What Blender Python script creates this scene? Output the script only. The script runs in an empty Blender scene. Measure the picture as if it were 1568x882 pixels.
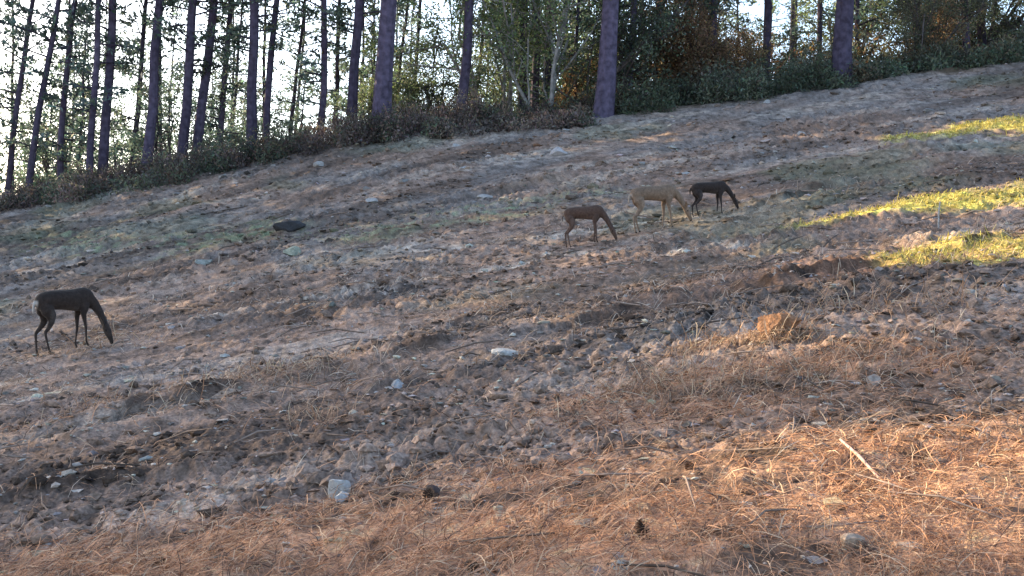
import bpy, math, random
import numpy as np
from mathutils import Vector, Matrix
rng=np.random.default_rng(7); random.seed(7)
scene=bpy.context.scene
scene.view_settings.view_transform='Standard'; scene.view_settings.look='None'; scene.view_settings.exposure=0
COL=scene.collection

# ------------------------------------------------------------ noise
_T=np.random.default_rng(3).random((8,256,256))*2-1
def vn(x,y,s=0):
    xi=np.floor(x).astype(np.int64); yi=np.floor(y).astype(np.int64)
    fx=x-xi; fy=y-yi
    fx=fx*fx*fx*(fx*(fx*6-15)+10); fy=fy*fy*fy*(fy*(fy*6-15)+10)
    T=_T[s%8]; o=(s*37)
    a=T[(xi+o)&255,(yi+o)&255]; b=T[(xi+1+o)&255,(yi+o)&255]
    c=T[(xi+o)&255,(yi+1+o)&255]; d=T[(xi+1+o)&255,(yi+1+o)&255]
    return (a*(1-fx)+b*fx)*(1-fy)+(c*(1-fx)+d*fx)*fy
def fbm(x,y,s=0,o=4,g=.5):
    r=0;a=1;n=0
    for i in range(o):
        ca,sa=math.cos(i*1.1),math.sin(i*1.1)
        r=r+a*vn((x*ca-y*sa)*2**i,(x*sa+y*ca)*2**i,s+i); n+=a; a*=g
    return r/n
def ss(e0,e1,x):
    t=np.clip((x-e0)/(e1-e0),0,1); return t*t*(3-2*t)

# ------------------------------------------------------------ terrain
def macro(X,Y):
    t=np.clip((Y-14)/22,0,1)
    z=-1.7+.139*60*np.tanh(X/60)+.113*np.minimum(Y,36)+(2.8+.5*np.exp(-((X+4)/5)**2))*t**1.7
    b=np.maximum(Y-36,0)
    s=-.10+.13*ss(0,14,X)
    fall=np.where(b<40,b*s,40*s-(b-40)*.05)
    z=z+.26*(1-np.exp(-b/1.2))+np.minimum(fall,3)
    z=z+.02*np.maximum(-Y,0)
    return z
def furrow(X,Y):
    F=.30*X-.9*np.logaddexp(0,-X/1.6)*.8
    return Y-F+.25*vn(X*.35,Y*.35,5)
def pline(X,Y,pts):
    best=np.full(X.shape,1e9); sg=np.zeros(X.shape)
    for (a,b) in zip(pts[:-1],pts[1:]):
        ax,ay=a;bx,by=b; dx,dy=bx-ax,by-ay; l2=dx*dx+dy*dy
        t=np.clip(((X-ax)*dx+(Y-ay)*dy)/l2,0,1)
        px=X-ax-t*dx; py=Y-ay-t*dy
        d=np.hypot(px,py); s=np.sign(dx*py-dy*px)
        m=d<best; best=np.where(m,d,best); sg=np.where(m,s,sg)
    return best,sg
BANKS=[([(1.3,11.3),(2.54,11.7),(3.55,12.0),(4.57,12.5),(5.8,13.0)],.17,.8),
       ([(3.3,9.8),(4.0,9.95),(5.2,9.95)],.13,.6),
       ([(-2.9,9.3),(-2.23,10.1),(-1.1,10.9)],.12,.6),
       ([(-4.2,14.0),(-2.6,15.2),(-.6,16.4),(1.0,17.0)],.08,.7),
       ([(-3.4,6.9),(-2.2,7.2),(-1.0,7.6)],.08,.5),
       ([(6.0,16.3),(7.4,18.6),(9.4,20.6)],.11,.8),
       ([(2.3,16.6),(4.2,19.6),(6.0,21.5)],.10,.8),
       ([(-1.0,12.3),(1.0,13.4),(2.6,14.2)],.07,.6),
       ([(-8,20),(-5,21.8),(-2,22.5)],.09,.7)]
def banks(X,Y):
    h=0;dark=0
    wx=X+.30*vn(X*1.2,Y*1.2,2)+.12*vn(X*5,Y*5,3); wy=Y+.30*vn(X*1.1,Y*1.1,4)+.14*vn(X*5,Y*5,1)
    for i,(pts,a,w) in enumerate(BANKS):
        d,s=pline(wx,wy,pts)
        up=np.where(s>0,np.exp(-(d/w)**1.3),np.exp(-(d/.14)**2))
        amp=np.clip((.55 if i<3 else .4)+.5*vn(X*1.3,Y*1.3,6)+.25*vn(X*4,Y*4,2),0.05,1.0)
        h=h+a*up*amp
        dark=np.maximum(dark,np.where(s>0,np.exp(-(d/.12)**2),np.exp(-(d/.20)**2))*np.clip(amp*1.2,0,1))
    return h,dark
def needle_mask(X,Y):
    n=.5*fbm(X*.8,Y*.8,1,4)
    m=1-ss(5.7,6.5,Y+1.3*n)
    m2=np.exp(-(((X-1.6)/1.6)**2+((Y-7.3)/.9)**2))
    return np.clip(np.maximum(m,.8*ss(.2,.7,m2+n*.5)),0,1)
def H(X,Y,micro=True):
    X=np.asarray(X,float);Y=np.asarray(Y,float)
    z=macro(X,Y)
    R=np.hypot(X,Y); fade=1/(1+(R/60)**4)
    w=furrow(X,Y); al=X*.8+Y*.5
    z=z+fade*(.07*fbm(X*.35,Y*.35,0,3)+.055*vn(w*1.1,al*.22,2)+.04*vn(w*2.6,al*.45,4))
    h,_=banks(X,Y); z=z+h
    if micro:
        nm=needle_mask(X,Y); rough=(1-.5*nm)*fade
        k=np.clip(.55+1.0*fbm(w*.7,al*.35,3,2),.2,1.3)
        a=np.abs(fbm(X*2.4,Y*2.4,5,3)); b=np.abs(fbm(X*7,Y*7,6,3))
        z=z+rough*k*(.12*(a-.2)+.09*(b-.2))
        z=z+rough*.022*fbm(X*22,Y*22,7,3,.6)
        z=z+ss(16,30,R)*fade*.10*np.abs(fbm(X*1.1,Y*1.1,1,3))
    return z

def mesh_np(name,verts,faces,mats,midx=None,attrs=None,smooth=False,link=True):
    me=bpy.data.meshes.new(name); k=faces.shape[1]
    me.vertices.add(len(verts)); me.vertices.foreach_set("co",np.ascontiguousarray(verts,dtype=np.float32).ravel())
    me.loops.add(faces.size); me.loops.foreach_set("vertex_index",faces.astype(np.int32).ravel())
    me.polygons.add(len(faces)); me.polygons.foreach_set("loop_start",np.arange(0,faces.size,k,dtype=np.int32))
    if midx is not None: me.polygons.foreach_set("material_index",midx.astype(np.int32))
    me.polygons.foreach_set("use_smooth",np.full(len(faces),smooth))
    for m in mats: me.materials.append(m)
    for an,ty,arr in (attrs or []):
        at=me.attributes.new(an,ty,'POINT')
        c=np.ones((len(verts),4),np.float32); c[:,:3]=arr; at.data.foreach_set("color",c.ravel())
    me.update(calc_edges=True)
    if not link: return me
    ob=bpy.data.objects.new(name,me); COL.objects.link(ob); return ob

# ------------------------------------------------------------ materials
def newmat(name):
    m=bpy.data.materials.new(name); m.use_nodes=True; nt=m.node_tree; nt.nodes.clear()
    out=nt.nodes.new('ShaderNodeOutputMaterial'); p=nt.nodes.new('ShaderNodeBsdfPrincipled')
    p.inputs['Specular IOR Level'].default_value=.2; p.inputs['Roughness'].default_value=.9
    nt.links.new(p.outputs[0],out.inputs[0]); return m,nt,p,out
def attr_mat(name,rough=.9,spec=.15,nscale=30,lo=.65,hi=1.3,bump=.0,transl=0,sheen=0):
    m,nt,p,out=newmat(name); L=nt.links
    a=nt.nodes.new('ShaderNodeAttribute'); a.attribute_name='col'
    tc=nt.nodes.new('ShaderNodeTexCoord'); n=nt.nodes.new('ShaderNodeTexNoise'); n.inputs['Scale'].default_value=nscale; n.inputs['Detail'].default_value=4
    L.new(tc.outputs['Object'],n.inputs['Vector'])
    mr=nt.nodes.new('ShaderNodeMapRange'); mr.inputs[1].default_value=.3; mr.inputs[2].default_value=.7; mr.inputs[3].default_value=lo; mr.inputs[4].default_value=hi
    L.new(n.outputs[0],mr.inputs[0])
    mx=nt.nodes.new('ShaderNodeVectorMath'); mx.operation='SCALE'
    L.new(a.outputs['Color'],mx.inputs[0]); L.new(mr.outputs[0],mx.inputs['Scale'])
    L.new(mx.outputs[0],p.inputs['Base Color'])
    p.inputs['Roughness'].default_value=rough; p.inputs['Specular IOR Level'].default_value=spec
    if bump:
        b=nt.nodes.new('ShaderNodeBump'); b.inputs['Strength'].default_value=bump; b.inputs['Distance'].default_value=.02
        L.new(n.outputs[0],b.inputs['Height']); L.new(b.outputs[0],p.inputs['Normal'])
    if transl:
        t=nt.nodes.new('ShaderNodeBsdfTranslucent'); L.new(mx.outputs[0],t.inputs['Color'])
        ms=nt.nodes.new('ShaderNodeMixShader'); ms.inputs[0].default_value=transl
        L.new(p.outputs[0],ms.inputs[1]); L.new(t.outputs[0],ms.inputs[2]); L.new(ms.outputs[0],out.inputs[0])
    if sheen: p.inputs['Sheen Weight'].default_value=sheen
    return m
M_ground=attr_mat('soil',.95,.06,45,.6,1.4,.55)
M_stone=attr_mat('stone',.85,.2,40,.75,1.2,.3)
M_straw=attr_mat('straw',.75,.2,8,.8,1.2,0,.2)
M_leaf=attr_mat('leaf',.6,.25,.6,.7,1.3,0,.45)
M_bark=attr_mat('bark',.95,.1,6,.6,1.4,.6)
M_fur=attr_mat('fur',.85,.12,22,.78,1.22,.4,0,.1)
M_wood=attr_mat('dead_wood',.9,.1,20,.7,1.3,.3)

# ------------------------------------------------------------ ground sheet
GREENL=[(-12,27.5),(-6.5,25),(-3.2,23.2),(1.6,24)]
def ground_color(X,Y,z=None):
    w=furrow(X,Y); al=X*.8+Y*.5
    n1=fbm(X*.5,Y*.5,2,4); n2=fbm(w*.9,al*.25,4,3); n3=fbm(X*5,Y*5,1,3); n4=fbm(X*17,Y*17,3,2)
    grey=np.array([.225,.19,.168]); brown=np.array([.265,.18,.135]); dark=np.array([.085,.06,.047]); pale=np.array([.44,.37,.305])
    needle=np.array([.45,.27,.175]); green=np.array([.14,.18,.105]); ygr=np.array([.50,.44,.11]); red=np.array([.38,.17,.09])
    C=np.ones(X.shape+(3,))*grey
    def mix(C,c,m): return C*(1-m[...,None])+c*m[...,None]
    C=mix(C,brown,ss(-.25,.35,n1+.3*n2+.35-.018*(Y-12))*.85)
    C=mix(C,pale,ss(.2,.5,n2)*.4)
    C=mix(C,dark,ss(.08,.4,-n2+.3*n3)*.65)  # darker bands along the furrows, painted in to strengthen their shade
    dk=np.exp(-(((X+2.2)/2.2)**2+((Y-7.7)/.9)**2)); C=mix(C,dark,np.clip(dk*(.5+.8*n3),0,.7))
    d,_=pline(X+.4*vn(X,Y,1),Y+.5*vn(X*1.3,Y*1.3,2),[(-5,15.8),(-3.3,16.6),(-.6,17.2),(.7,17.7),(3.4,16.2)])
    C=mix(C,pale,np.exp(-(d/.3)**2)*np.clip(.6+n3,0,1)*.95)
    d,_=pline(X+.4*vn(X,Y,3),Y+.5*vn(X*1.3,Y*1.3,2),[(-2.3,20.3),(.75,19.4),(3,19.9)])
    C=mix(C,pale,np.exp(-(d/.3)**2)*np.clip(.6+n3,0,1)*.9)
    d,_=pline(X+.9*vn(X*.6,Y*.6,3),Y+1.3*vn(X*.7,Y*.7,4),GREENL)
    C=mix(C,green,np.exp(-(d/1.1)**2)*np.clip(.35+1.1*n3+.8*n1,0,1)*.8)
    C=mix(C,green,ss(.2,.5,fbm(X*.3,Y*.3,6,3))*ss(10,15,Y)*.3)
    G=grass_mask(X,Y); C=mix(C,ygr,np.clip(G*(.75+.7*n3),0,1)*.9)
    _,dk=banks(X,Y); C=mix(C,dark*.7,dk*.9)  # bank faces: dark earth, deepened in colour to strengthen furrow shadows
    rd=np.exp(-(((X-4.2)/1.8)**2+((Y-12.1)/1.3)**2)); C=mix(C,red,rd*.55*np.clip(.6+n3,0,1)*(1-dk*.7))
    nm=needle_mask(X,Y); C=mix(C,needle,nm*np.clip(.7+.6*n3,0,1))
    C=mix(C,dark,nm*ss(.1,.35,fbm(X*1.7,Y*2.6,5,3))*.75)
    C=C*(1+.7*n3+.5*n4)[...,None]
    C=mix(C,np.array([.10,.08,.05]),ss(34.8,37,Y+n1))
    return np.clip(C,.02,.58)
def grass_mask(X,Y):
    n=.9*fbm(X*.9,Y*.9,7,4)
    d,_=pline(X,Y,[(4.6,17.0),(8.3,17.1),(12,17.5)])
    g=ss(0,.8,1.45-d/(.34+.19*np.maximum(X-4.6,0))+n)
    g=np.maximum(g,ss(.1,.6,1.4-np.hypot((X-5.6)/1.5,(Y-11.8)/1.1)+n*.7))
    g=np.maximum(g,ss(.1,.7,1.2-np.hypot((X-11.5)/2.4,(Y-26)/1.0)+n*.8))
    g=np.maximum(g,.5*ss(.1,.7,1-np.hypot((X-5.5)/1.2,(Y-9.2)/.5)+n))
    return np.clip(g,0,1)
th=np.concatenate([np.linspace(-180,-50,40,endpoint=False),np.linspace(-50,-29,70,endpoint=False),np.linspace(-29,29,760,endpoint=False),np.linspace(29,50,70,endpoint=False),np.linspace(50,180,41)])
th=np.radians(th)
rr=np.concatenate([np.linspace(.05,3.4,30,endpoint=False),np.exp(np.linspace(math.log(3.4),math.log(44),900,endpoint=False)),np.exp(np.linspace(math.log(44),math.log(900),50))])
TH,RR=np.meshgrid(th,rr,indexing='ij'); GX=RR*np.sin(TH); GY=RR*np.cos(TH)
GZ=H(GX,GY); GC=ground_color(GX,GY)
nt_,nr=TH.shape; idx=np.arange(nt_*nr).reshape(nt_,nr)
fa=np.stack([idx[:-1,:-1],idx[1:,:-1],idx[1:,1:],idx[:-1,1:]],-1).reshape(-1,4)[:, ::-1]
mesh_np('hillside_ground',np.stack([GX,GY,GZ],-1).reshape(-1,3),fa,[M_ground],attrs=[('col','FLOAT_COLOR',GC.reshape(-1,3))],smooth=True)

# ------------------------------------------------------------ builders
class MB:
    def __init__(s): s.v=[];s.f=[];s.c=[];s.m=[];s.n=0
    def add(s,v,f,c,m=0):
        s.v.append(v); s.f.append(f+s.n); s.n+=len(v)
        s.c.append(np.broadcast_to(c,(len(v),3)) if np.ndim(c)==1 else c); s.m.append(np.full(len(f),m))
    def build(s,name,mats,smooth=False,link=True):
        return mesh_np(name,np.concatenate(s.v),np.concatenate(s.f),mats,np.concatenate(s.m),[('col','FLOAT_COLOR',np.concatenate(s.c))],smooth,link)
def tube(P,R,k=6):
    P=np.asarray(P,float);R=np.asarray(R,float);n=len(P)
    T=np.gradient(P,axis=0); T/=np.linalg.norm(T,axis=1,keepdims=True)+1e-9
    ref=np.array([0,0,1.]) if abs(T[0,2])<.8 else np.array([1.,0,0])
    A=np.cross(T,ref);A/=np.linalg.norm(A,axis=1,keepdims=True)+1e-9; B=np.cross(T,A)
    an=np.arange(k)*2*math.pi/k
    V=P[:,None]+R[:,None,None]*(A[:,None]*np.cos(an)[None,:,None]+B[:,None]*np.sin(an)[None,:,None])
    i=np.arange(n-1)[:,None]*k; j=np.arange(k)[None]; j2=(j+1)%k
    F=np.stack([i+j,i+j2,i+k+j2,i+k+j],-1).reshape(-1,4)
    return V.reshape(-1,3),F
def quads(C,L,W,r,D=None,flat=0):
    n=len(C)
    if D is None: D=r.normal(size=(n,3))
    D=D/(np.linalg.norm(D,axis=1,keepdims=True)+1e-9)
    S=np.cross(D,r.normal(size=(n,3))); S/=np.linalg.norm(S,axis=1,keepdims=True)+1e-9
    L=np.broadcast_to(L,(n,))[:,None];W=np.broadcast_to(W,(n,))[:,None]
    V=np.stack([C-D*L/2-S*W*.15,C-S*W/2+D*L*.05,C+D*L/2,C+S*W/2+D*L*.05],1)
    return V.reshape(-1,3),np.arange(n*4).reshape(n,4)
def tintcol(base,n,r,lo=.5,hi=1.6,rep=4):
    t=r.uniform(lo,hi,size=(n,1))**1.2; h=r.normal(0,.08,size=(n,3))
    return np.repeat(np.clip(np.array(base)*t*(1+h),.005,.6),rep,axis=0)

BARK=np.array([.08,.068,.105])  # bark mixed with the blue-violet cast of glow and colour fringing
def pine(name,seed,Ht,r0,cs,leafcol,ndens=1.0,bl=2.2):
    r=np.random.default_rng(seed); b=MB()
    n=14; zz=np.linspace(-.6,Ht,n); wob=np.cumsum(r.normal(0,.06,size=(n,2)),axis=0)
    P=np.column_stack([wob[:,0]-wob[1,0],wob[:,1]-wob[1,1],zz]); R=r0*(1-.8*(np.clip(zz,0,Ht)/Ht)**1.2); R[0]*=1.35;R[1]*=1.08
    v,f=tube(P,R,9); b.add(v,f,np.repeat(BARK*r.uniform(.7,1.3,size=(n,1)),9,axis=0),0)
    at=lambda z: np.array([np.interp(z,zz,P[:,0]),np.interp(z,zz,P[:,1]),z])
    cents=[];dirs=[]
    z=1.2
    while z<cs:
        z+=r.uniform(.3,1.1); a=r.uniform(0,6.28); L=r.uniform(.2,1.1); p=at(z)
        d=np.array([math.cos(a),math.sin(a),r.uniform(-.2,.3)]); v,f=tube([p,p+d*L*.6,p+d*L+[0,0,-.08*L]],[.02,.014,.006],4); b.add(v,f,BARK*.8,0)
    z=cs
    while z<Ht-.3:
        z+=r.uniform(.15,.45); q=min((z-cs)/(Ht-cs),.99); L=bl*(1-q)**.6*r.uniform(.5,1.15)*(.45+.55*min(1,q*5+.2))
        a=r.uniform(0,6.28); up=r.uniform(-.15,.35)+.5*q; p=at(z)
        d=np.array([math.cos(a),math.sin(a),up]); pts=[p+d*L*t+np.array([0,0,-.12*L*t*t*(1-q)])+r.normal(0,.03,3)*t for t in (0,.35,.7,1)]
        v,f=tube(pts,[.035,.026,.016,.007],4); b.add(v,f,BARK*.8,0)
        ncl=max(2,int(L*4.2*ndens))
        for k in range(ncl):
            t=r.uniform(.3,1.05); c=p+d*L*t+np.array([0,0,-.12*L*t*t*(1-q)])+r.normal(0,.16,3)*[1,1,.6]
            m=r.integers(7,13); cents.append(c+r.normal(0,.13,size=(m,3))*[1,1,.6]); dirs.append(r.normal(size=(m,3))+d*.7+[0,0,.3])
            tone=r.uniform(.5,1.5); cents[-1]=np.column_stack([cents[-1],np.full(m,tone)])
    C=np.concatenate(cents);D=np.concatenate(dirs)
    v,f=quads(C[:,:3],r.uniform(.16,.34,len(C)),r.uniform(.05,.11,len(C)),r,D)
    col=tintcol(leafcol,len(C),r,.7,1.3)*np.repeat(C[:,3:4],4,axis=0)
    b.add(v,f,col,1)
    return b.build(name,[M_bark,M_leaf],link=False)
def broadleaf(name,seed,Ht,r0,leafcol,bark,stems=3,spread=.35,ld=1.0,lsz=.11):
    r=np.random.default_rng(seed); b=MB(); tips=[]
    def grow(p,d,L,rad,dep):
        n=4; pts=[p]; dd=d.copy()
        for i in range(n):
            dd=dd+r.normal(0,.10,3)+[0,0,.04]; dd/=np.linalg.norm(dd); pts.append(pts[-1]+dd*L/n)
        v,f=tube(pts,np.linspace(rad,rad*.6,n+1),5 if dep<2 else 3); b.add(v,f,np.array(bark)*r.uniform(.8,1.2),0)
        if dep>=1: tips.extend([(q,dep) for q in pts[1:]])
        if dep<3:
            for k in range(r.integers(3,5)):
                t=r.uniform(.3,1); i=int(t*n); q=pts[min(i,n)] if k else pts[-1]
                nd=dd*.6+r.normal(0,.55,3)+[0,0,.15]; nd/=np.linalg.norm(nd); grow(q,nd,L*r.uniform(.45,.7),rad*.5,dep+1)
    for s in range(stems):
        a=r.uniform(0,6.28); d=np.array([math.cos(a)*spread,math.sin(a)*spread,1]); d/=np.linalg.norm(d)
        grow(np.array([math.cos(a)*.1,math.sin(a)*.1,-.3]),d,Ht*.5*r.uniform(.8,1.1),r0*r.uniform(.6,1),0)
    cents=[];tone=[]
    for q,dp in tips:
        m=int((3 if dp==1 else 9)*ld*r.uniform(.3,1.6)); 
        if m<1: continue
        cents.append(q+r.normal(0,.17,size=(m,3))); tone.append(np.full(m,r.uniform(.5,1.5)))
    C=np.concatenate(cents);t=np.concatenate(tone)
    v,f=quads(C,r.uniform(.7,1.4,len(C))*lsz,r.uniform(.6,1.1,len(C))*lsz*.75,r)
    b.add(v,f,tintcol(leafcol,len(C),r,.7,1.3)*np.repeat(t,4)[:,None],1)
    return b.build(name,[M_bark,M_leaf],link=False)

GB=(.125,.18,.165)  # pale blue-green: airborne haze painted into the leaf colour
slim=[pine('pine_slim',10+i,17+i,.125,[2.6,4.0,1.6][i],GB,1.0,2.0) for i in range(3)]
mid=[pine('pine_mid',20+i,20+i,.175,[3.5,5.5,7.0][i],(.11,.15,.12),.9,2.4) for i in range(3)]
thick=[pine('pine_big',30+i,23,.30,[8.5,10][i],(.09,.13,.07),1.1,3.2) for i in range(2)]
young=[pine('pine_young',40+i,8+i*1.5,.09,.9,(.13,.19,.165),1.1,1.8) for i in range(2)]
BL=[broadleaf('bl',50,8,.10,(.16,.22,.11),(.24,.23,.22),4,.35,1.0),
    broadleaf('bl',51,9,.12,(.095,.125,.085),(.09,.08,.08),3,.4,1.2),
    broadleaf('bl',52,7,.10,(.12,.125,.08),(.09,.08,.08),5,.5,1.3),
    broadleaf('bl',53,6,.08,(.22,.15,.09),(.08,.06,.05),4,.5,.9),
    broadleaf('bl',54,9,.07,(.14,.205,.175),(.10,.09,.10),2,.25,1.0,.13)]  # last variant has haze painted into its leaf colour too

# ------------------------------------------------------------ sun direction and sun gaps cut in the added foliage slab
EL=24.0; AZ=-52.0
SD=np.array([math.sin(math.radians(AZ))*math.cos(math.radians(EL)),math.cos(math.radians(AZ))*math.cos(math.radians(EL)),math.sin(math.radians(EL))])
def lit(X,Y):
    n=.5*fbm(X*.7,Y*.7,5,3)
    l=ss(.1,.4,grass_mask(X,Y)*(X>4.8)*(X<14))
    l=np.maximum(l,ss(.3,.7,1.5-np.hypot((X-2.7)/1.25,(Y-5.0)/.75)+n))
    l=np.maximum(l,.3*ss(.3,.7,1.3-np.hypot((X-.8)/1.6,(Y-5.2)/.4)+n))
    l=np.maximum(l,ss(.3,.7,1.4-np.hypot((X-2.1)/.45,(Y-8.7)/.45)))
    l=np.maximum(l,.8*ss(.3,.7,1.1-np.hypot((X-3.4)/.4,(Y-18.3)/.35)+n))
    l=np.maximum(l,.6*ss(.3,.7,1.1-np.hypot((X-4.2)/1.6,(Y-12.4)/.6)+n))
    l=np.maximum(l,.7*ss(.3,.7,1.1-np.hypot((X-3.6)/3,(Y-31)/.5)+n))
    l=np.maximum(l,.35*ss(.3,.7,1.1-np.hypot((X-.2)/2.6,(Y-16.6)/.4)+n))
    return l
def sunproj(P):
    t=(P[:,2]-macro(P[:,0],P[:,1]))/SD[2]*.6; 
    for _ in range(10):
        q=P-SD*t[:,None]; t=t+(q[:,2]-macro(q[:,0],q[:,1]))/SD[2]*.7
    q=P-SD*t[:,None]; return q[:,0],q[:,1]
def blocks(X,Y,z,top,rad):
    zz=np.arange(2.5,top,.7); P=[]
    for o in (-1,0,1): P.append(np.column_stack([np.full(len(zz),X+o*rad*.6),np.full(len(zz),Y+o*rad*.75),z+zz]))
    x,y=sunproj(np.concatenate(P)); return float(lit(x,y).max())>.5 
def put(me,name,X,Y,sc=1,lean=0,rot=None,sink=0,force=True):
    z=float(macro(X,Y))
    if not force and blocks(X,Y,z,max(v.co.z for v in me.vertices[:126])*sc,2.4): return None
    ob=bpy.data.objects.new(name,me); COL.objects.link(ob)
    rz=random.uniform(0,6.28) if rot is None else rot
    ob.matrix_world=Matrix.Translation((X,Y,z-sink))@Matrix.Rotation(math.atan(lean),4,'Y')@Matrix.Rotation(rz,4,'Z')@Matrix.Scale(sc,4); return ob
main=[(-.463,41,.12,'s'),(-.443,39,.12,'s'),(-.413,40,.08,'s'),(-.386,38,.05,'s'),(-.374,38.5,.05,'m'),(-.334,37.5,.075,'m'),(-.303,37.5,.09,'m'),(-.29,38,.10,'m'),(-.273,41,.09,'s'),
 (-.237,36.6,0,'m'),(-.2255,38,.05,'s'),(-.175,38.5,.01,'s'),(-.147,37,.045,'m'),(-.1196,36,.05,'b'),(-.047,38,.04,'m'),(.084,35.6,.06,'b'),(.301,36.0,-.01,'b'),
 (.131,42,.0,'m'),(.182,40,.02,'m'),(.02,43,0,'m'),(.23,44,0,'m'),(.37,42,-.03,'m'),(.43,44,-.04,'m'),(.105,39,.03,'s'),(-.35,44,.08,'s')]
for i,(u,Y,le,k) in enumerate(main):
    me={'s':slim,'m':mid,'b':thick}[k]; put(me[i%len(me)],'pine_tree',u*Y,Y,1,le,sink=.1)
for i in range(36):
    Y=random.uniform(44,75); u=random.uniform(-.60,.02); put(random.choice([slim[0],slim[2],slim[1]]),'pine_tree',u*Y,Y,random.uniform(.8,1.05),random.uniform(0,.08),force=False)
for i in range(46):
    Y=random.uniform(41,66); u=random.uniform(0,.62); put(random.choice(slim+mid+young),'pine_tree',u*Y,Y,random.uniform(.9,1.2),random.uniform(-.04,.04),force=False)
for i in range(18):
    Y=random.uniform(41,60); u=random.uniform(-.54,-.1); put(random.choice(young),'pine_tree',u*Y,Y,random.uniform(.6,1.05),.03,force=False)
for i in range(14):
    Y=random.uniform(40,58); u=random.uniform(-.54,-.1); put(BL[4],'broadleaf_tree',u*Y,Y,random.uniform(.7,1.2),.03,force=False)
put(BL[0],'broadleaf_tree',.03*37.5,37.5,1.0,0,1.0); put(BL[0],'broadleaf_tree',-.01*40,40,1.05,0,3.0); put(BL[1],'broadleaf_tree',-.07*41,41,.8,0,2)
for i in range(32):
    Y=random.uniform(38,52); u=random.uniform(.03,.6); put(random.choice(BL[1:4] if i%3 else [BL[1],BL[0]]),'broadleaf_tree',u*Y,Y,random.uniform(.6,1.15))
for i in range(8):
    Y=random.uniform(39,50); u=random.uniform(-.14,.05); put(random.choice(BL[:3]),'broadleaf_tree',u*Y,Y,random.uniform(.4,.8))
for i in range(22):
    Y=random.uniform(34,62); X=random.uniform(-62,-.55*Y); put(random.choice(slim+mid),'pine_tree',X,Y,random.uniform(.95,1.2),.03,force=False)

N=46000
cx=rng.uniform(-22,26,N); cy=rng.uniform(-3,37,N); cz=macro(cx,cy)
tt=(rng.uniform(39,53,N)-cy)/SD[1]
C=np.column_stack([cx,cy,cz])+SD*tt[:,None]
inframe=(np.abs(C[:,0]/C[:,1])<.49)&(C[:,2]/C[:,1]<.275)
C=C[~inframe]; r=np.random.default_rng(5)
v,f=quads(C,r.uniform(.35,.7,len(C)),r.uniform(.25,.4,len(C)),r)
x_,y_=sunproj(v); L4=lit(x_,y_).reshape(-1,4).max(1)
kp=r.random(len(C))>L4*1.15
v=v.reshape(-1,4,3)[kp].reshape(-1,3); n=int(kp.sum())
b=MB(); b.add(v,np.arange(n*4).reshape(n,4),tintcol(GB,n,r),0)
b.build('shade_foliage_slab',[M_leaf])  # unseen foliage added to shade the slope, holes shaped for the sun patches

# ------------------------------------------------------------ shrub thicket on the ridge
b=MB(); r=np.random.default_rng(9)
def bush(X,Y,h,w,col,n,sz=.1):
    z=float(macro(X,Y))
    p=r.normal(size=(n,3)); p/=np.linalg.norm(p,axis=1,keepdims=True); p*=(r.random((n,1))**.45)
    p[:,2]=np.abs(p[:,2]); p*=[w,w,h]; p*=1+.25*np.sin(p[:,[1]]*5+X*3)
    lump=.6+.6*r.random()
    C=p+[X,Y,z-.05]
    v,f=quads(C,r.uniform(.6,1.5,n)*sz,r.uniform(.15,.5,n)*sz,r,r.normal(size=(n,3))+[0,0,.6])
    b.add(v,f,tintcol(col,n,r,.6,1.4)*lump,0)
    for k in range(4):
        a=r.uniform(0,6.28); e=np.array([math.cos(a)*w*.8,math.sin(a)*w*.8,h*r.uniform(.8,1.25)]); o=np.array([X,Y,z-.1])
        v,f=tube([o,o+e*[.4,.4,.6],o+e],[.015,.01,.004],3); b.add(v,f,np.array([.08,.06,.05]),0)
for i in range(240):
    u=r.uniform(-.52,.07); Y=r.uniform(34.4,37.2)-(.8 if u<-.3 else 0)
    bush(u*Y,Y,r.uniform(.4,.9)*(1.25 if -.4<u<-.0 else .9),r.uniform(.4,.8),[(.20,.155,.14),(.17,.145,.13),(.14,.165,.12),(.23,.18,.15)][r.integers(0,4)],330,.13)
for i in range(170):
    u=r.uniform(.06,.55); Y=r.uniform(35.4,39); bush(u*Y,Y,r.uniform(.5,1.4)*(1.15 if u<.3 else .8),r.uniform(.5,1.0),[(.13,.165,.11),(.16,.18,.13),(.17,.145,.10),(.10,.12,.085)][r.integers(0,4)],460,.15)
for i in range(50):
    u=r.uniform(.05,.6); Y=r.uniform(40,52); bush(u*Y,Y,r.uniform(1.5,3.5),r.uniform(1,1.8),[(.08,.10,.07),(.09,.11,.08),(.18,.12,.07)][r.integers(0,3)],600,.24)
for i in range(55):
    u=r.uniform(-.58,.05); Y=r.uniform(38,50); bush(u*Y,Y,r.uniform(.8,2.0),r.uniform(.6,1.3),[(.12,.16,.13),(.13,.12,.10)][r.integers(0,2)],300,.2)
b.build('shrub_thicket',[M_leaf])

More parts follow.
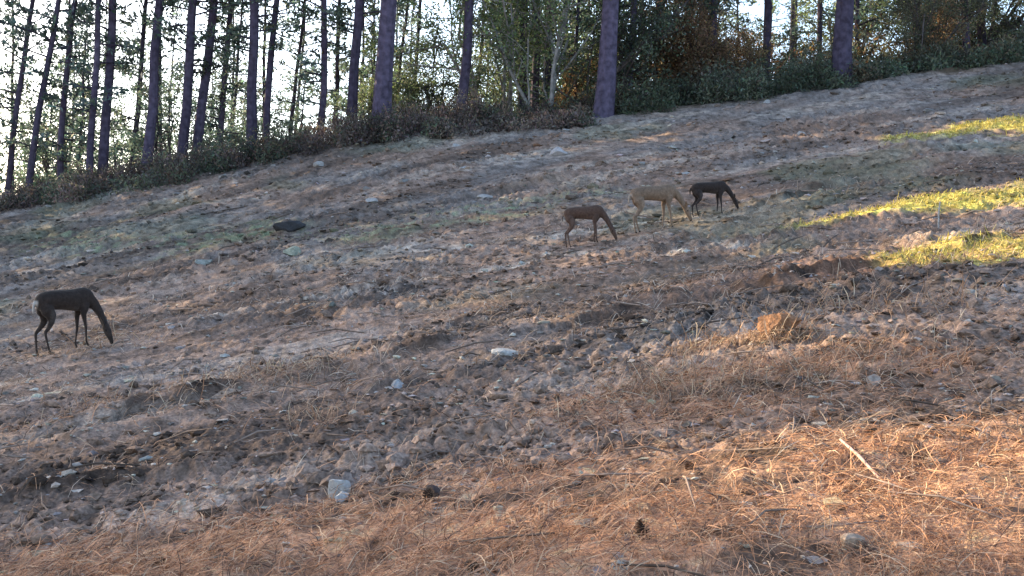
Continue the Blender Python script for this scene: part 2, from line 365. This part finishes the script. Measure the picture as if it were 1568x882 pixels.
# ------------------------------------------------------------ stones / clods
import bmesh
bm=bmesh.new(); bmesh.ops.create_icosphere(bm,subdivisions=1,radius=1); IV=np.array([v.co[:] for v in bm.verts]); IF=np.array([[v.index for v in f.verts] for f in bm.faces]); bm.free()
bm=bmesh.new(); bmesh.ops.create_icosphere(bm,subdivisions=3,radius=1); IV3=np.array([v.co[:] for v in bm.verts]); IF3=np.array([[v.index for v in f.verts] for f in bm.faces]); bm.free()
def scatter(name,X,Y,S,cols,mat,flat=.6,sinkf=.25,jit=.28):
    n=len(X); r=np.random.default_rng(len(X))
    V=IV[None]*(1+r.normal(0,jit,size=(n,len(IV),1)))
    sc=np.column_stack([r.uniform(.7,1.6,n),r.uniform(.5,1.1,n),r.uniform(.5,1.1,n)*flat])*S[:,None]
    V=V*sc[:,None]; a=r.uniform(0,6.28,n)[:,None]; ca,sa=np.cos(a),np.sin(a)
    V=np.stack([V[...,0]*ca-V[...,1]*sa,V[...,0]*sa+V[...,1]*ca,V[...,2]],-1)
    P=np.column_stack([X,Y,H(X,Y)+S*flat*sinkf]); V=V+P[:,None]
    F=(IF[None]+(np.arange(n)*len(IV))[:,None,None]).reshape(-1,3)
    return mesh_np(name,V.reshape(-1,3),F,[mat],attrs=[('col','FLOAT_COLOR',np.repeat(cols,len(IV),axis=0))])
def rpts(n,y0,y1,p=1.0):
    Y=y0*(y1/y0)**(r.random(n)**p); u=r.uniform(-.56,.56,n); return u*Y,Y
X,Y=rpts(46000,3.6,35); w=furrow(X,Y); k=fbm(w*.7,(X*.8+Y*.5)*.25,3,2)
kp=(r.random(len(X))<np.clip(.35+1.2*k,.06,1))&(r.random(len(X))>needle_mask(X,Y)*.8); X,Y=X[kp],Y[kp]
S=np.clip(r.lognormal(-4.3,.5,len(X)),.005,.055)*(1+Y/20)
gc=ground_color(X,Y)*r.uniform(.5,1.3,size=(len(X),1))
scatter('soil_clods',X,Y,S,np.clip(gc,.02,.45),M_ground,.7)
X,Y=rpts(7500,3.8,36,.65)
S=np.clip(r.lognormal(-4.45,.5,len(X)),.005,.05)*(1+Y/24)
cc=np.array([.33,.295,.26])*r.uniform(.45,1.5,size=(len(X),1))*(1+r.normal(0,.05,size=(len(X),3)))
scatter('gravel_stones',X,Y,S,np.clip(cc,.05,.48),M_stone,.5,.1,.32)
def rock(name,X,Y,sx,sy,sz,col,seed,rot=0,mat=None,lift=.15):
    q=np.random.default_rng(seed); V=IV3.copy()
    for k in range(12):
        nrm=q.normal(size=3); nrm/=np.linalg.norm(nrm); d=q.uniform(.42,.8); e=V@nrm-d; V=V-np.maximum(e,0)[:,None]*nrm*.98
    V=V*(1+.03*q.normal(size=(len(V),1)))
    V=V*[sx,sy,sz]*1.15; ca,sa=math.cos(rot),math.sin(rot); V=np.column_stack([V[:,0]*ca-V[:,1]*sa,V[:,0]*sa+V[:,1]*ca,V[:,2]])
    z=float(H(X,Y)); c=np.clip(np.array(col)*(1+.12*q.normal(size=(len(V),1))),.02,.6)
    ob=mesh_np(name,V,IF3,[mat or M_stone],attrs=[('col','FLOAT_COLOR',c)]); ob.location=(X,Y,z+sz*lift); return ob
W=(.42,.41,.39)
for i,a in enumerate([(-.98,6.15,.07,.05,.08,W,1,.3,None,.6),(-.92,6.0,.06,.04,.04,W,2,1,None,.6),(-.05,9.8,.13,.1,.05,W,3,.2,None,.4),(1.42,4.83,.07,.05,.04,(.36,.3,.2),4,.2,None,.3),(1.36,4.42,.075,.045,.04,(.38,.29,.22),5,.5,None,.2),
   (-.42,5.7,.05,.05,.055,(.07,.05,.045)),(-.94,9.05,.13,.07,.08,(.27,.27,.27)),(1.35,30,.28,.2,.2,(.40,.39,.40)),(-6.1,21.8,.2,.14,.13,(.30,.31,.28)),(-4.3,21.5,.2,.15,.14,(.27,.29,.23)),
   (-4.9,24.2,.34,.2,.17,(.05,.05,.055)),(.75,7.05,.13,.06,.05,(.40,.30,.24)),(2.3,7.0,.05,.05,.05,(.34,.28,.24)),(1.25,4.1,.08,.05,.04,(.36,.22,.14)),(2.0,4.75,.05,.04,.04,(.3,.2,.16)),(2.9,6.6,.06,.04,.04,(.3,.25,.2))]):
    rock('rock',*a,*(() if len(a)>6 else (i,i*1.3)))
rng2=np.random.default_rng(77)
for i in range(22):
    Y=rng2.uniform(25,35); u=rng2.uniform(-.45,.45); s=rng2.uniform(.07,.15); rock('rock',u*Y,Y,s*1.3,s,s*.7,np.array([.34,.33,.32])*rng2.uniform(.6,1.1),100+i,i)
rock('earth_clump',2.15,8.75,.17,.13,.15,(.26,.14,.08),55,0,M_ground,.5)
def cone(X,Y,s,tilt,seed):
    q=np.random.default_rng(seed); b=MB(); ax=np.array([math.cos(seed)*tilt,math.sin(seed)*tilt,1]); ax/=np.linalg.norm(ax)
    t1=np.cross(ax,[0,1,.1]); t1/=np.linalg.norm(t1); t2=np.cross(ax,t1)
    o=np.array([X,Y,float(H(X,Y))]); hs=np.linspace(0,s*1.5,6)
    v,f=tube([o+ax*h for h in hs],[s*.25,s*.4,s*.4,s*.33,s*.2,s*.05],7); b.add(v,f,np.array([.05,.032,.025]))
    for i in range(70):
        h=i/70; rr_=s*.62*math.sin(math.pi*(.2+.75*h))**.8; a=i*2.4; d=t1*math.cos(a)+t2*math.sin(a); c=o+ax*h*s*1.5; sd=np.cross(ax,d)
        tip=c+d*rr_+ax*s*.1; V=np.array([c+d*rr_*.3-sd*s*.06,tip-sd*s*.13,tip+d*s*.05+ax*s*.05,tip+sd*s*.13,c+d*rr_*.3+sd*s*.06])
        b.add(np.array([V[0],V[1],V[2],V[3]]),np.array([[0,1,2,3]]),np.array([.12,.075,.05])*q.uniform(.6,1.5)); b.add(np.array([V[0],V[3],V[4],V[0]-ax*s*.03]),np.array([[0,1,2,3]]),np.array([.08,.05,.035]))
    b.build('pine_cone',[M_wood])
for i,(x,y,s) in enumerate([(.55,4.6,.055),(-.15,4.62,.05),(-.43,5.62,.05),(1.9,5.9,.045),(-1.7,5.2,.045),(.9,5.5,.04)]): cone(x,y,s,[.2,.9,.6,1.5,1.2,2][i],i+3)

# ------------------------------------------------------------ needles / straw / grass
def straws(name,X,Y,L,Wd,cols,mat,up=.25,curl=.25,hlift=.012):
    n=len(X); a=r.uniform(0,2*math.pi,n); d=np.column_stack([np.cos(a),np.sin(a),r.normal(0,1,n)*up]); 
    P0=np.column_stack([X,Y,np.zeros(n)]); s=np.column_stack([-np.sin(a),np.cos(a),r.normal(0,.5,n)]); s/=np.linalg.norm(s,axis=1,keepdims=True)
    bend=s*(r.normal(0,1,n)*curl*L)[:,None]; V=[]
    for t,wf in ((0,.7),(.35,1),(.7,.9),(1,.35)):
        p=P0+d*(L*t)[:,None]+bend*(t*t)
        g=H(p[:,0],p[:,1],True)
        zz=g+hlift+np.abs(d[:,2])*L*t+(L*.12)*math.sin(t*3.1)
        p=np.column_stack([p[:,0],p[:,1],zz]); ww=(Wd*wf)[:,None]*s; V+=[p-ww,p+ww]
    V=np.stack(V,1); o=(np.arange(n)*8)[:,None]
    F=np.stack([np.concatenate([o+2*i,o+2*i+1,o+2*i+3,o+2*i+2],1) for i in range(3)],1).reshape(-1,4)
    return mesh_np(name,V.reshape(-1,3),F,[mat],attrs=[('col','FLOAT_COLOR',np.repeat(cols,8,axis=0))])
def pal(n,cs,p):
    i=r.choice(len(cs),n,p=p); return np.array(cs)[i]*r.uniform(.6,1.3,size=(n,1))
X,Y=rpts(80000,3.5,9.5,1.0); kp=r.random(len(X))<(needle_mask(X,Y)*.9+.04)*np.clip(.75-1.3*fbm(X*1.7,Y*2.6,5,3),.15,1); X,Y=X[kp],Y[kp]
n=len(X); straws('pine_needle_litter',X,Y,r.uniform(.05,.2,n),r.uniform(.0009,.0022,n)*(Y/4.5),pal(n,[(.53,.30,.18),(.44,.23,.13),(.60,.44,.30),(.13,.08,.06)],[.4,.25,.15,.2]),M_straw,.2,.3)
X,Y=rpts(34000,5.5,22,1.0); kp=r.random(len(X))<np.clip(.25+1.3*fbm(X*.5,Y*.5,4,3),.04,1); X,Y=X[kp],Y[kp]
n=len(X); straws('dry_straw',X,Y,r.uniform(.05,.2,n),r.uniform(.0012,.0025,n)*(Y/6),pal(n,[(.42,.33,.26),(.34,.24,.17),(.50,.42,.34),(.12,.09,.07)],[.35,.3,.15,.2]),M_straw,.3,.3)
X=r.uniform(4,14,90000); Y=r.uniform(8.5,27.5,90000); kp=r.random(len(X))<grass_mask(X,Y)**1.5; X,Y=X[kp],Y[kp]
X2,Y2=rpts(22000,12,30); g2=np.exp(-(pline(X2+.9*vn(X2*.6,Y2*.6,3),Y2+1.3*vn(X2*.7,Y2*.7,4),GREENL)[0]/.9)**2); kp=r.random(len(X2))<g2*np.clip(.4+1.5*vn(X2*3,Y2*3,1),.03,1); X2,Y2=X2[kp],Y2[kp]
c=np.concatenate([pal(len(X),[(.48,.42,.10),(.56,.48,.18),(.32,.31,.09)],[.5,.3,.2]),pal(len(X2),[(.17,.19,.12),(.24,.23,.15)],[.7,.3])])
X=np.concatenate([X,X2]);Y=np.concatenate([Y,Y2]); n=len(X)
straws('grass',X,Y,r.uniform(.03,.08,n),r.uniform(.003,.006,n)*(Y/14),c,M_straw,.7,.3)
TX=[];TY=[]
for (cx_,cy_,rad,m) in [(2.15,8.7,.22,600),(1.5,7.4,.6,600),(.9,7.6,.4,300),(2.4,7.6,.7,400),(1.2,8.1,.5,250),(3.6,9.2,.6,300),(-2.2,10.2,.8,400),(-3.5,9.7,.8,300),(1.6,8.9,.3,200),(2.9,9.7,.5,200),(-.3,13,.3,120),(4.5,11,.7,200),(-1.4,8.0,.25,100),(-5.4,14.4,.8,150)]:
    TX.append(r.normal(cx_,rad*.6,m));TY.append(r.normal(cy_,rad*.5,m))
X=np.concatenate(TX);Y=np.concatenate(TY);n=len(X)
straws('dry_grass_tufts',X,Y,r.uniform(.06,.2,n),r.uniform(.0015,.003,n)*(Y/7),pal(n,[(.44,.28,.18),(.5,.4,.28),(.24,.15,.10)],[.5,.25,.25]),M_straw,.6,.35)
def stick(name,P,R,col):
    b=MB(); v,f=tube(P,R,7); b.add(v,f,np.array(col),0); return b.build(name,[M_wood],True)
def g(x,y,dz=0): return [x,y,float(H(x,y))+dz]
stick('fallen_stick',[g(1.66,5.55,.05),g(1.69,5.35,.05),g(1.72,5.1,.03)],[.007,.009,.006],(.5,.33,.28))
stick('marker_stake',[g(5.75,14.8,-.1),g(5.75,14.8,.2),g(5.77,14.8,.36)],[.012,.011,.010],(.35,.35,.35))
b=MB()
for i in range(200):
    y=3.9*(9)**r.random()*.9+.2; x=r.uniform(-.5,.5)*y; L=r.uniform(.1,.4)*(1+y/15); a=r.uniform(0,6.28); p0=np.array(g(x,y,.02)); p2=np.array(g(x+math.cos(a)*L,y+math.sin(a)*L,.02+r.uniform(0,.04))); p1=(p0+p2)/2+r.normal(0,.02,3)+[0,0,.02]
    v,f=tube([p0,p1,p2],[.003*(1+y/10),.004*(1+y/10),.002*(1+y/10)],4); b.add(v,f,np.array([.2,.15,.12])*r.uniform(.4,1.8),0)
b.build('fallen_twigs',[M_wood])

# ------------------------------------------------------------ deer
def loft(bm,P,RA,RB,k=14,lat=None):
    P=[Vector(p) for p in P]; n=len(P); rings=[]
    for i in range(n):
        t=(P[min(i+1,n-1)]-P[max(i-1,0)]).normalized()
        l=(lat or Vector((0,1,0))); l=(l-t*l.dot(t)).normalized(); u=l.cross(t)
        rings.append([bm.verts.new(P[i]+u*RA[i]*math.cos(2*math.pi*j/k)+l*RB[i]*math.sin(2*math.pi*j/k)) for j in range(k)])
    for a_,b_ in zip(rings[:-1],rings[1:]):
        for j in range(k): bm.faces.new((a_[j],a_[(j+1)%k],b_[(j+1)%k],b_[j]))
    bm.faces.new(rings[0][::-1]); bm.faces.new(rings[-1])
def deer(X,Y,yaw,sc,coat,steps=(0,0,0,0),neck_yaw=0.0,rump=(.5,.46,.42),rk=1.0,xs=1.0):
    z0=float(macro(X,Y)); cyw,syw=math.cos(yaw),math.sin(yaw)
    def gl(x,y):
        return (float(H(X+sc*(x*xs*cyw-y*syw),Y+sc*(x*xs*syw+y*cyw),True))-z0)/sc
    hb=(gl(-.38,.08)+gl(-.38,-.08))/2; hf=(gl(.29,.08)+gl(.29,-.08))/2; base=(hb+hf)/2; sl=(hf-hb)/.67*.85
    def zb(x,z): return z+base+sl*x
    bm=bmesh.new()
    tor=[(-.505,.72,.03,.028),(-.485,.725,.075,.065),(-.43,.725,.120,.10),(-.34,.73,.137,.12),(-.2,.733,.132,.12),(-.04,.715,.137,.13),(.12,.69,.150,.135),(.25,.68,.165,.125),(.35,.685,.155,.108),(.43,.685,.115,.085),(.48,.68,.065,.05)]
    loft(bm,[(x,0,zb(x,z)) for x,z,_,_ in tor],[a[2] for a in tor],[a[3] for a in tor],18)
    hg=gl(.3+.42*math.cos(neck_yaw),.42*math.sin(neck_yaw))
    nk=[(.30,.71,.12,.095),(.40,.665,.108,.08),(.50,.57,.080,.06),(.58,.46,.063,.049),(.635,.36,.056,.045),(.68,.29,.054,.046)]
    hd=[(.655,.315,.042,.04),(.69,.27,.062,.055),(.725,.205,.062,.052),(.755,.145,.048,.038),(.778,.095,.038,.030),(.792,.06,.034,.028),(.80,.035,.022,.02)]
    def nt2(x,z,y=0):
        f=max(0,min(1,(x-.3)/.4)); a=neck_yaw*f; dx=x-.3
        X_=.3+dx*math.cos(a)-y*math.sin(a); Y_=dx*math.sin(a)+y*math.cos(a)
        zz=zb(x,z)*(1-f)+(z+hg+.0)*f
        return Vector((X_,Y_,zz))
    lat=Vector((-math.sin(neck_yaw),math.cos(neck_yaw),0))
    loft(bm,[nt2(x,z) for x,z,_,_ in nk],[a[2] for a in nk],[a[3] for a in nk],14,lat)
    loft(bm,[nt2(x,z) for x,z,_,_ in hd],[a[2] for a in hd],[a[3] for a in hd],14,lat)
    for s in (-1,1):
        e=[(.672,.29,.035),(.665,.325,.08),(.655,.36,.13),(.645,.39,.17),(.64,.405,.195)]
        loft(bm,[nt2(x,z,y*s) for x,z,y in e],[.018,.038,.046,.032,.009],[.012,.012,.012,.012,.009],10,Vector((1,0,.8)))
    tz=.71
    tl=[(-.49,tz+.05),(-.52,tz+.02),(-.535,tz-.03),(-.535,tz-.09),(-.53,tz-.13)]
    loft(bm,[(x,0,zb(x,z)) for x,z in tl],[.022,.022,.02,.017,.008],[.022,.03,.03,.024,.01],10)
    feet=[]
    for i,s in enumerate((-1,1)):
        st=steps[i]
        L=[(.31,.62,.085,.055,.065),(.285,.54,.072,.05,.08),(.262,.46,.048,.036,.085),(.275,.36,.032,.027,.08),(.285,.285,.025,.024,.078),(.285,.245,.023,.021,.078),(.280,.15,.0165,.0155,.076),(.278,.075,.019,.018,.076),(.295,.035,.018,.017,.076),(.308,.008,.027,.022,.076)]
        g_=gl(.308+st,.076*s); pts=[]
        for x,z,a,b_,y in L:
            f=max(0,1-z/.6); xx=x+st*f**.8; zt=zb(x,z)*(1-f**.7)+(z+g_)*f**.7; pts.append((xx,y*s,zt))
        loft(bm,pts,[q[2] for q in L],[q[3] for q in L],12); feet.append(pts[-1])
        st=steps[2+i]
        L=[(-.38,.71,.095,.06,.045),(-.34,.61,.112,.07,.075),(-.29,.52,.085,.052,.085),(-.31,.44,.053,.037,.085),(-.365,.37,.036,.027,.082),(-.425,.315,.030,.022,.08),(-.425,.27,.025,.021,.08),(-.41,.17,.018,.017,.08),(-.395,.08,.02,.018,.08),(-.378,.035,.018,.017,.08),(-.362,.008,.027,.022,.08)]
        g_=gl(-.362+st,.08*s); pts=[]
        for x,z,a,b_,y in L:
            f=max(0,1-z/.66); xx=x+st*f**.8; zt=zb(x,z)*(1-f**.7)+(z+g_)*f**.7; pts.append((xx,y*s,zt))
        loft(bm,pts,[q[2] for q in L],[q[3] for q in L],12); feet.append(pts[-1])
    me=bpy.data.meshes.new('deer_tmp'); bmesh.ops.recalc_face_normals(bm,faces=bm.faces); bm.to_mesh(me); bm.free()
    tmp=bpy.data.objects.new('deer_tmp',me); COL.objects.link(tmp)
    rm=tmp.modifiers.new('r','REMESH'); rm.mode='VOXEL'; rm.voxel_size=.0095
    sm=tmp.modifiers.new('s','SMOOTH'); sm.iterations=5; sm.factor=.5
    dg=bpy.context.evaluated_depsgraph_get(); me2=bpy.data.meshes.new_from_object(tmp.evaluated_get(dg)); bpy.data.objects.remove(tmp)
    n=len(me2.vertices); co=np.zeros(n*3,np.float32); me2.vertices.foreach_get('co',co); co=co.reshape(-1,3)
    x,y,z=co.T; zl=z-base-sl*x; coat=np.array(coat); c=np.tile(coat,(n,1))
    def mx(c,k,m): return c*(1-m[:,None])+np.array(k)*m[:,None]
    c=c*(1-.3*ss(.74,.86,zl))[:,None]
    c=mx(c,np.array(coat)*1.4+.02,(1-ss(.56,.64,zl))*ss(.42,.47,zl)*(np.abs(x+.05)<.25)*.7)
    c=mx(c,rump,(1-ss(-.50,-.465,x))*ss(.55,.62,zl)*(1-ss(.74,.78,zl))*(np.abs(y)<.10)*rk)
    c=mx(c,coat*1.2+.008,(1-ss(.35,.5,zl))*(x<.45)*.5)
    hz=z-hg; m=(x>.5)
    c=mx(c,coat*1.3,m*(1-ss(.28,.4,hz))*.5)
    c=mx(c,coat*.7,m*(1-ss(.10,.16,hz))*.6); c=mx(c,(.02,.018,.018),m*(1-ss(.045,.06,hz))*1.0)
    for fx,fy_,fz in feet: c=mx(c,(.02,.018,.016),((np.abs(x-fx)<.06)&(np.abs(y-fy_)<.05)&(z<fz+.022)).astype(float))
    c=c*(1+.12*np.random.default_rng(1).normal(size=(n,1)))
    at=me2.attributes.new('col','FLOAT_COLOR','POINT'); cc=np.ones((n,4),np.float32); cc[:,:3]=np.clip(c,.01,.7); at.data.foreach_set('color',cc.ravel())
    me2.materials.clear(); me2.materials.append(M_fur); me2.polygons.foreach_set('use_smooth',np.ones(len(me2.polygons),bool))
    ob=bpy.data.objects.new('deer',me2); COL.objects.link(ob); ob.location=(X,Y,z0); ob.rotation_euler=(0,0,yaw); ob.scale=(sc*xs,sc,sc)
    for s in (-1,1):
        bm=bmesh.new(); bmesh.ops.create_uvsphere(bm,u_segments=12,v_segments=8,radius=.013); em=bpy.data.meshes.new('eye'); bm.to_mesh(em); bm.free()
        em.materials.append(M_eye); eo=bpy.data.objects.new('eye',em); COL.objects.link(eo); eo.parent=ob; eo.location=nt2(.712,.225,.048*s)
    return ob
M_eye,_,pp,_=newmat('eye_gloss'); pp.inputs['Base Color'].default_value=(.01,.008,.008,1); pp.inputs['Roughness'].default_value=.1
deer(-5.86,14.4,math.radians(40),.96,(.036,.026,.022),(.06,-.08,.10,-.06),-.75,xs=.78,rk=.8)
deer(1.20,18.3,math.radians(-15),.76,(.085,.052,.040),(.05,-.05,.06,-.08),.0,rk=.2,xs=.9)
deer(2.42,18.75,math.radians(12),.90,(.20,.14,.10),(.08,-.06,-.04,.10),-.1,rk=.4,xs=.92)
deer(3.55,19.75,math.radians(5),.72,(.035,.026,.024),(.04,-.05,.06,-.04),.0,rk=0,xs=.92)

# ------------------------------------------------------------ light, world, camera
wd=bpy.data.worlds.new('World'); scene.world=wd; wd.use_nodes=True; nt=wd.node_tree
bg=nt.nodes['Background']; sky=nt.nodes.new('ShaderNodeTexSky'); sky.sky_type='NISHITA'; sky.sun_disc=False
sky.sun_elevation=math.radians(EL); sky.sun_rotation=math.radians(AZ); sky.air_density=1.0; sky.dust_density=2.0; sky.ozone_density=1.2
nt.links.new(sky.outputs[0],bg.inputs[0]); bg.inputs[1].default_value=.48
sl=bpy.data.lights.new('sun','SUN'); sl.energy=17; sl.angle=math.radians(.5); sl.color=(1,.77,.46)
so=bpy.data.objects.new('sun',sl); COL.objects.link(so); so.rotation_euler=Vector(SD).to_track_quat('Z','Y').to_euler()
cd=bpy.data.cameras.new('camera'); cd.sensor_width=36; cd.lens=38.6; cd.clip_end=2000; cd.clip_start=.05
co_=bpy.data.objects.new('camera',cd); COL.objects.link(co_); co_.location=(0,0,0); co_.rotation_euler=(math.radians(90),0,0); scene.camera=co_
